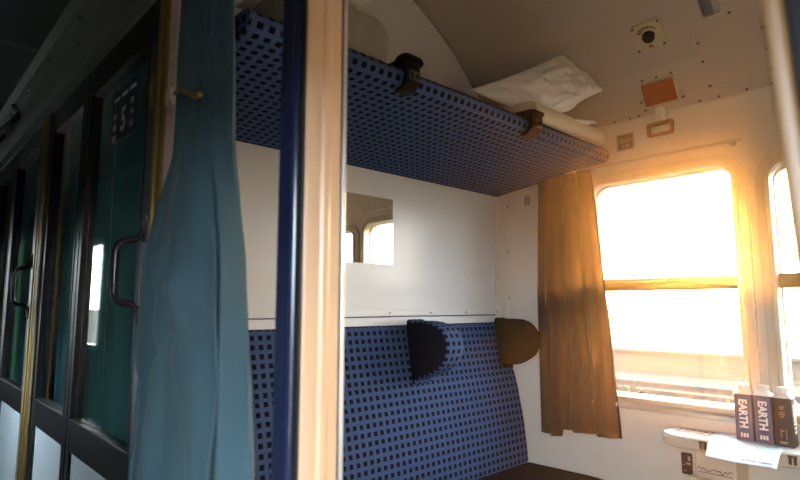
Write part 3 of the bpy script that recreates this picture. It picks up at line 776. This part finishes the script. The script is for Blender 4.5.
# ------------------------------------------------------------------ table with papers, cartons
TZ = .704
tb = empty('folding_table', (-.35, 2.2, .70)); tag(tb, 'narrow white folding wall table under the windows', 'table')
def table_loop(inset=0):
    yb, yf, xl, xr = YW-.012, 2.205+inset, -.942+inset, .18; r = .075-inset
    pts = [(xr, yb), (xr, yf)]
    for k in range(9):
        a = math.radians(270-90*k/8); pts.append((xl+r+r*math.cos(a), yf+r+r*math.sin(a)))
    pts.append((xl+.0, yb-.05))
    return pts + [(xl+.02, yb)]
obj('table_top', prism(B(), table_loop(.004), TZ-.008, TZ, lambda u, v, w: (u, v, w)), 'tabletop', tb, bevel=.003)
obj('table_edge', prism(B(), table_loop(0), TZ-.045, TZ-.007, lambda u, v, w: (u, v, w)), 'tableedge', tb, bevel=.008, seg=3)
for x in (-.775, -.505):
    bm = B(); box(bm, x-.012, x-.003, 2.199, 2.212, TZ-.034, TZ-.008); box(bm, x+.002, x+.011, 2.199, 2.212, TZ-.034, TZ-.008); tube(bm, [(x-.014, 2.200, TZ-.008), (x+.013, 2.200, TZ-.008)], .004, 8)
    obj('hinge', bm, 'dialbrass', tb, bevel=.001)
bm = B(); ringprism(bm, [(-.895, 2.275), (-.780, 2.275), (-.784, 2.365), (-.900, 2.365)], [(-.891, 2.279), (-.784, 2.279), (-.788, 2.361), (-.895, 2.361)], TZ, TZ+.0012, lambda u, v, w: (u, v, w))
rr = random.Random(9); x = -.845
for x, y, w_, h_ in ((-.885, 2.335, .02, .010), (-.860, 2.328, .014, .018), (-.840, 2.338, .020, .008), (-.815, 2.328, .014, .018), (-.84, 2.295, .035, .006), (-.875, 2.300, .025, .006)):
    box(bm, x, x+w_, y, y+h_, TZ, TZ+.001)
obj('faded_print', bm, 'fadedink', tb)
# paper, drooping over the front edge
def pap(u, v):
    s = .255*v          # distance from the back edge
    flat = .148; A_ = .42; L_ = .04
    y0 = 2.362 - .012*u; x = -.775 + .036*v + u*(.232 - .020*v)
    if s < flat: y, z = y0-s, TZ+.0015
    else:
        d = s-flat; th = min(A_, d/L_*A_); rad = L_/A_
        y = y0-flat-rad*math.sin(th) - max(0, d-L_)*math.cos(A_); z = TZ+.0015-rad*(1-math.cos(th)) - max(0, d-L_)*math.sin(A_)
    return (x, y, z + .002*math.sin(u*5+v*3)*(1 if s > flat+.03 else 0)*v)
bm = sheet(B(), pap, 16, 40)
pa = obj('paper_sheet', bm, 'paper', None, smooth=True); tag(pa, 'white printed sheet under the cartons, curling over the table edge', 'paper')
md = pa.modifiers.new('t', 'SOLIDIFY'); md.thickness = .0006; md.offset = 1
bm = B()
def papmark(u0, u1, v0, v1):
    q = [Vector(pap(a, b)) + Vector((0, -.0012, .0006)) for a, b in ((u0, v0), (u1, v0), (u1, v1), (u0, v1))]
    bm.faces.new([bm.verts.new(v) for v in q])
for u in (.78, .90):
    for k in range(10):
        a0, a1 = 2*PI*k/10, 2*PI*(k+1)/10
        q = [Vector(pap(u+rr_*math.cos(a), .925+rr_*.6*math.sin(a))) + Vector((0, -.0014, .0007)) for a, rr_ in ((a0, .030), (a1, .030), (a1, .017), (a0, .017))]
        bm.faces.new([bm.verts.new(v) for v in q])
papmark(.81, .87, .915, .935)
for k in range(7): papmark(.52+.03*k, .54+.03*k, .91, .928)
obj('print', bm, 'blueink', pa)

def carton(x, y, body, ink, label, letters):
    hw, h = .0285, .160
    o = empty('drink_carton', (x, y, TZ+.002)); tag(o, label, 'drink carton', 'drink cartons lined up on the folding table')
    z0 = TZ+.0025; f3 = lambda u, v, w: (x+u, y+v, w)
    loop = rrect(-hw, hw, -hw, hw, .007, 3)
    bm = prism(B(), loop, z0, z0+h, f3); obj('carton_body', bm, body, o, smooth=True)
    # moulded shoulder from square to round
    bm = B(); R = []
    n = len(loop)
    for zz, k in ((0, 0), (.003, .06), (.009, .40), (.013, .8), (.016, 1.0)):
        ring = []
        for (u, v) in loop:
            a = math.atan2(v, u); cu, cv = .0186*math.cos(a), .0186*math.sin(a)
            ring.append(bm.verts.new((x+u+(cu-u)*k, y+v+(cv-v)*k, z0+h+zz)))
        R.append(ring)
    for a, b in zip(R, R[1:]):
        for i in range(n): bm.faces.new((a[i], a[(i+1) % n], b[(i+1) % n], b[i]))
    bm.faces.new(R[0]); bm.faces.new(R[-1][::-1])
    obj('shoulder', bm, 'cap', o, smooth=True)
    bm = disc(B(), (x, y, z0+h+.014), (0, 0, 1), .0188, .021, 24, .0178)
    for k in range(24):
        a = 2*PI*k/24; obox(bm, (x+.0186*math.cos(a), y+.0186*math.sin(a), z0+h+.024), (math.cos(a), math.sin(a), 0), (-math.sin(a), math.cos(a), 0), (0, 0, 1), .0006, .0009, .008)
    obj('cap', bm, 'cap', o, smooth=True)
    bm = B()
    if letters == 'word':
        text_into(bm, 'EARTH', .036, lambda u, v, w: (x-.001+v, y-hw-.0004-w, z0+.093-u), sx=.90, bold=.0013)
        for k in range(3): box(bm, x-.012+.009*k, x-.006+.009*k, y-hw-.0008, y-hw, z0+.012, z0+.026)
    else:
        for z, w_ in ((.130, .016), (.123, .012), (.111, .018), (.104, .018), (.097, .012), (.05, .008), (.014, .026), (.009, .022)):
            box(bm, x-w_/2-.002, x+w_/2-.002, y-hw-.0007, y-hw, z0+z, z0+z+.0035)
        for k in range(6): box(bm, x-.010, x-.006, y-hw-.0007, y-hw, z0+.028+.005*k, z0+.031+.005*k); box(bm, x+.006, x+.009, y-hw-.0007, y-hw, z0+.024+.006*k, z0+.028+.006*k)
        # word on the side facing right
        obj('side_lettering', text_into(B(), 'EARTH', .036, lambda u, v, w: (x+hw+.0004+w, y-.001+v, z0+.093-u), sx=.90, bold=.0013), 'letter', o)
    obj('lettering', bm, ink, o)
carton(-.664, 2.318, 'carton', 'letter', 'first drink carton from the window pillar side, leftmost of the three, white word on navy', 'word')
carton(-.604, 2.320, 'carton', 'letter', 'middle one of three drink cartons, white word on navy', 'word')
carton(-.543, 2.312, 'cartonb', 'letterb', 'brown-faced drink carton with small tan print, nearest the right jamb', 'print')

# waste bin below the table and socket plate
bn = empty('waste_bin', (-.73, 2.25, 0)); tag(bn, 'cream wall bin with scrawled lettering under the folding table', 'bin')
obj('bin_body', prism(B(), [(YW-.008, 0), (2.28, 0), (2.25, .56), (2.25, .655), (YW-.008, .655)], -.825, -.685, lambda u, v, w: (w, u, v)), 'bin', bn, bevel=.008)
obj('bin_lip', box(B(), -.845, -.675, 2.225, 2.256, .535, .562), 'bin', bn, bevel=.006)
bm = B()
pts = []
for k in range(61):
    t = k/60; pts.append((-.815+.115*t, 2.2485, .590+.006*math.sin(t*41)*(.5+.5*math.sin(t*9+1)) + .004*math.sin(t*15)))
tube(bm, pts, .0014, 5); box(bm, -.812, -.70, 2.2478, 2.2505, .578, .580)
obj('scrawl', bm, 'ink', bn)
sk = empty('socket_plate', (-.902, YW, .52)); tag(sk, 'dark narrow socket plate on the wall below the table end', 'socket')
obj('plate', prism(B(), rrect(-.923, -.882, .522, .604, .004, 2), YW-.006, YW, lambda u, v, w: (u, w, v)), 'socket', sk, bevel=.001)
bm = B(); box(bm, -.897, -.888, YW-.0068, YW-.006, .575, .592); box(bm, -.905, -.888, YW-.0068, YW-.006, .560, .567); box(bm, -.917, -.911, YW-.0068, YW-.006, .556, .559); box(bm, -.917, -.905, YW-.0068, YW-.006, .534, .537)
obj('print', bm, 'signink', sk)

# dark bracket on the corridor fascia
br = empty('corridor_lamp_bracket', (-3.6, .43, 2.1)); tag(br, 'dark curved bracket hanging from the corridor fascia at far left', 'bracket')
bm = tube(B(), [(-3.30, .45, 2.15), (-3.32, .42, 2.10), (-3.42, .40, 2.085), (-3.60, .40, 2.10), (-3.74, .40, 2.085), (-3.78, .42, 2.10), (-3.80, .45, 2.15)], .014, 8)
for x in (-3.30, -3.80): disc(bm, (x, .43, 2.16), (0, .6, .8), .03, .012)
obj('bracket_arm', bm, 'black', br, smooth=True)

# ------------------------------------------------------------------ outside
GZ = -1.15
tag(struct('ground', box(B(), -400, 400, 2.6, 500, GZ-.2, GZ), 'soil', 'pale ballast ground outside the windows'), None)
struct('ground', box(B(), -400, 400, -500, -.5, GZ-.2, GZ), 'darksoil', 'dim ground outside the corridor windows')
for y, nm in ((9.0, 'near'), (10.5, 'far'), (15.0, 'third'), (16.5, 'last')):
    bm = B(); box(bm, -90, 30, y-.035, y+.035, GZ+.02, GZ+.16); box(bm, -90, 30, y-.07, y+.07, GZ, GZ+.03)
    tag(obj('railway_rail', bm, 'rail', None), 'rusty railway rail outside the window, %s one' % {'near': 'nearest', 'far': 'second nearest', 'third': 'third', 'last': 'farthest'}[nm], 'rail', 'rails outside')
bm = B(); box(bm, -90, 30, 20, 24, GZ, GZ+.75); box(bm, -90, 30, 19.9, 20.1, GZ+.70, GZ+.8)
tag(obj('platform', bm, 'concrete', None), 'low pale concrete platform across the tracks outside the window', 'platform')
rr = random.Random(21)
for k in range(10):
    x = -24+2.9*k+rr.uniform(-.6, .6); y = 12.7+rr.uniform(-.4, .4); h = rr.uniform(.35, .75)
    bm = B()
    for q in range(70):
        a = rr.uniform(0, 6.28); e = rr.uniform(.2, 1.35); rad = h*rr.uniform(.7, 1.1)
        tip = Vector((x+rad*1.3*math.cos(a)*math.cos(e), y+rad*math.sin(a)*math.cos(e), GZ+rad*math.sin(e)))
        s_ = Vector((rr.uniform(-1, 1), rr.uniform(-1, 1), rr.uniform(-.3, .3))).normalized()*.10
        base = Vector((x+.1*math.cos(a), y+.1*math.sin(a), GZ))
        bm.faces.new([bm.verts.new(v) for v in (base, base.lerp(tip, .6)+s_, tip, base.lerp(tip, .6)-s_)])
    tag(obj('shrub', bm, 'leafy', None), 'low dry shrub between the tracks outside the window', 'shrub', 'trackside shrubs')

# ------------------------------------------------------------------ light
SUN = Vector((-.346, 1.094, .078)).normalized()
sd = bpy.data.lights.new('sun', 'SUN'); sd.energy = 9; sd.angle = math.radians(.8); sd.color = (1, .55, .20)
so = bpy.data.objects.new('sun', sd); C.objects.link(so); so.rotation_euler = SUN.to_track_quat('Z', 'Y').to_euler()

w = bpy.data.worlds.new('evening_sky'); sc.world = w; w.use_nodes = True; nt = w.node_tree; N = nt.nodes; L = nt.links; N.clear()
wo = N.new('ShaderNodeOutputWorld'); bg = N.new('ShaderNodeBackground'); L.new(bg.outputs[0], wo.inputs[0])
tc = N.new('ShaderNodeTexCoord')
dt = N.new('ShaderNodeVectorMath'); dt.operation = 'DOT_PRODUCT'; L.new(tc.outputs['Generated'], dt.inputs[0]); dt.inputs[1].default_value = tuple(SUN)
mr = N.new('ShaderNodeMapRange'); mr.inputs[1].default_value = -1; mr.inputs[2].default_value = 1; L.new(dt.outputs['Value'], mr.inputs[0])
cr = N.new('ShaderNodeValToRGB'); L.new(mr.outputs[0], cr.inputs[0])
e = cr.color_ramp.elements
e[0].position = 0; e[0].color = (.70, .84, 1.0, 1)
e[1].position = 1; e[1].color = (1, .78, .46, 1)
for pos, c_ in ((.45, (.62, .72, .80)), (.62, (.36, .40, .44)), (.80, (.50, .46, .40)), (.93, (.75, .62, .44)), (.985, (.9, .70, .42))):
    x = e.new(pos); x.color = (*c_, 1)
L.new(cr.outputs[0], bg.inputs[0]); bg.inputs[1].default_value = 14

# orange scattering volume added to imitate lens glare around the sun
mh, nt, out = new_mat('lens_glare'); vs = nt.nodes.new('ShaderNodeVolumeScatter')
vs.inputs['Color'].default_value = (1, .62, .30, 1); vs.inputs['Density'].default_value = GLARE_DENSITY; vs.inputs['Anisotropy'].default_value = .925
nt.links.new(vs.outputs[0], out.inputs['Volume']); M['glare_volume'] = mh
tag(obj('glare_volume', box(B(), XS+.002, XR-.002, .62, YW-.04, .02, 2.76), 'glare_volume', None), 'faint orange volume added in the compartment to imitate lens glare', 'glare_volume', None, 'stuff')

# ------------------------------------------------------------------ camera
cam = bpy.data.cameras.new('camera'); co = bpy.data.objects.new('camera', cam); C.objects.link(co)
cam.sensor_width = 36; cam.lens = 36*557/800; cam.clip_start = .02; cam.clip_end = 1500
co.location = (0, 0, 1.18)
co.rotation_euler = (math.radians(90) + math.atan(66/557), 0, math.radians(47.07))
sc.camera = co
cam.dof.use_dof = True; cam.dof.focus_distance = 2.5; cam.dof.aperture_fstop = 3.0
sc.view_settings.view_transform = 'Standard'; sc.view_settings.look = 'None'; sc.view_settings.gamma = 1; sc.view_settings.exposure = 1.25
sc.view_settings.use_curve_mapping = False
sc.cycles.max_bounces = 10; sc.cycles.transparent_max_bounces = 16; sc.cycles.use_denoising = True
sc.cycles.sample_clamp_indirect = 6
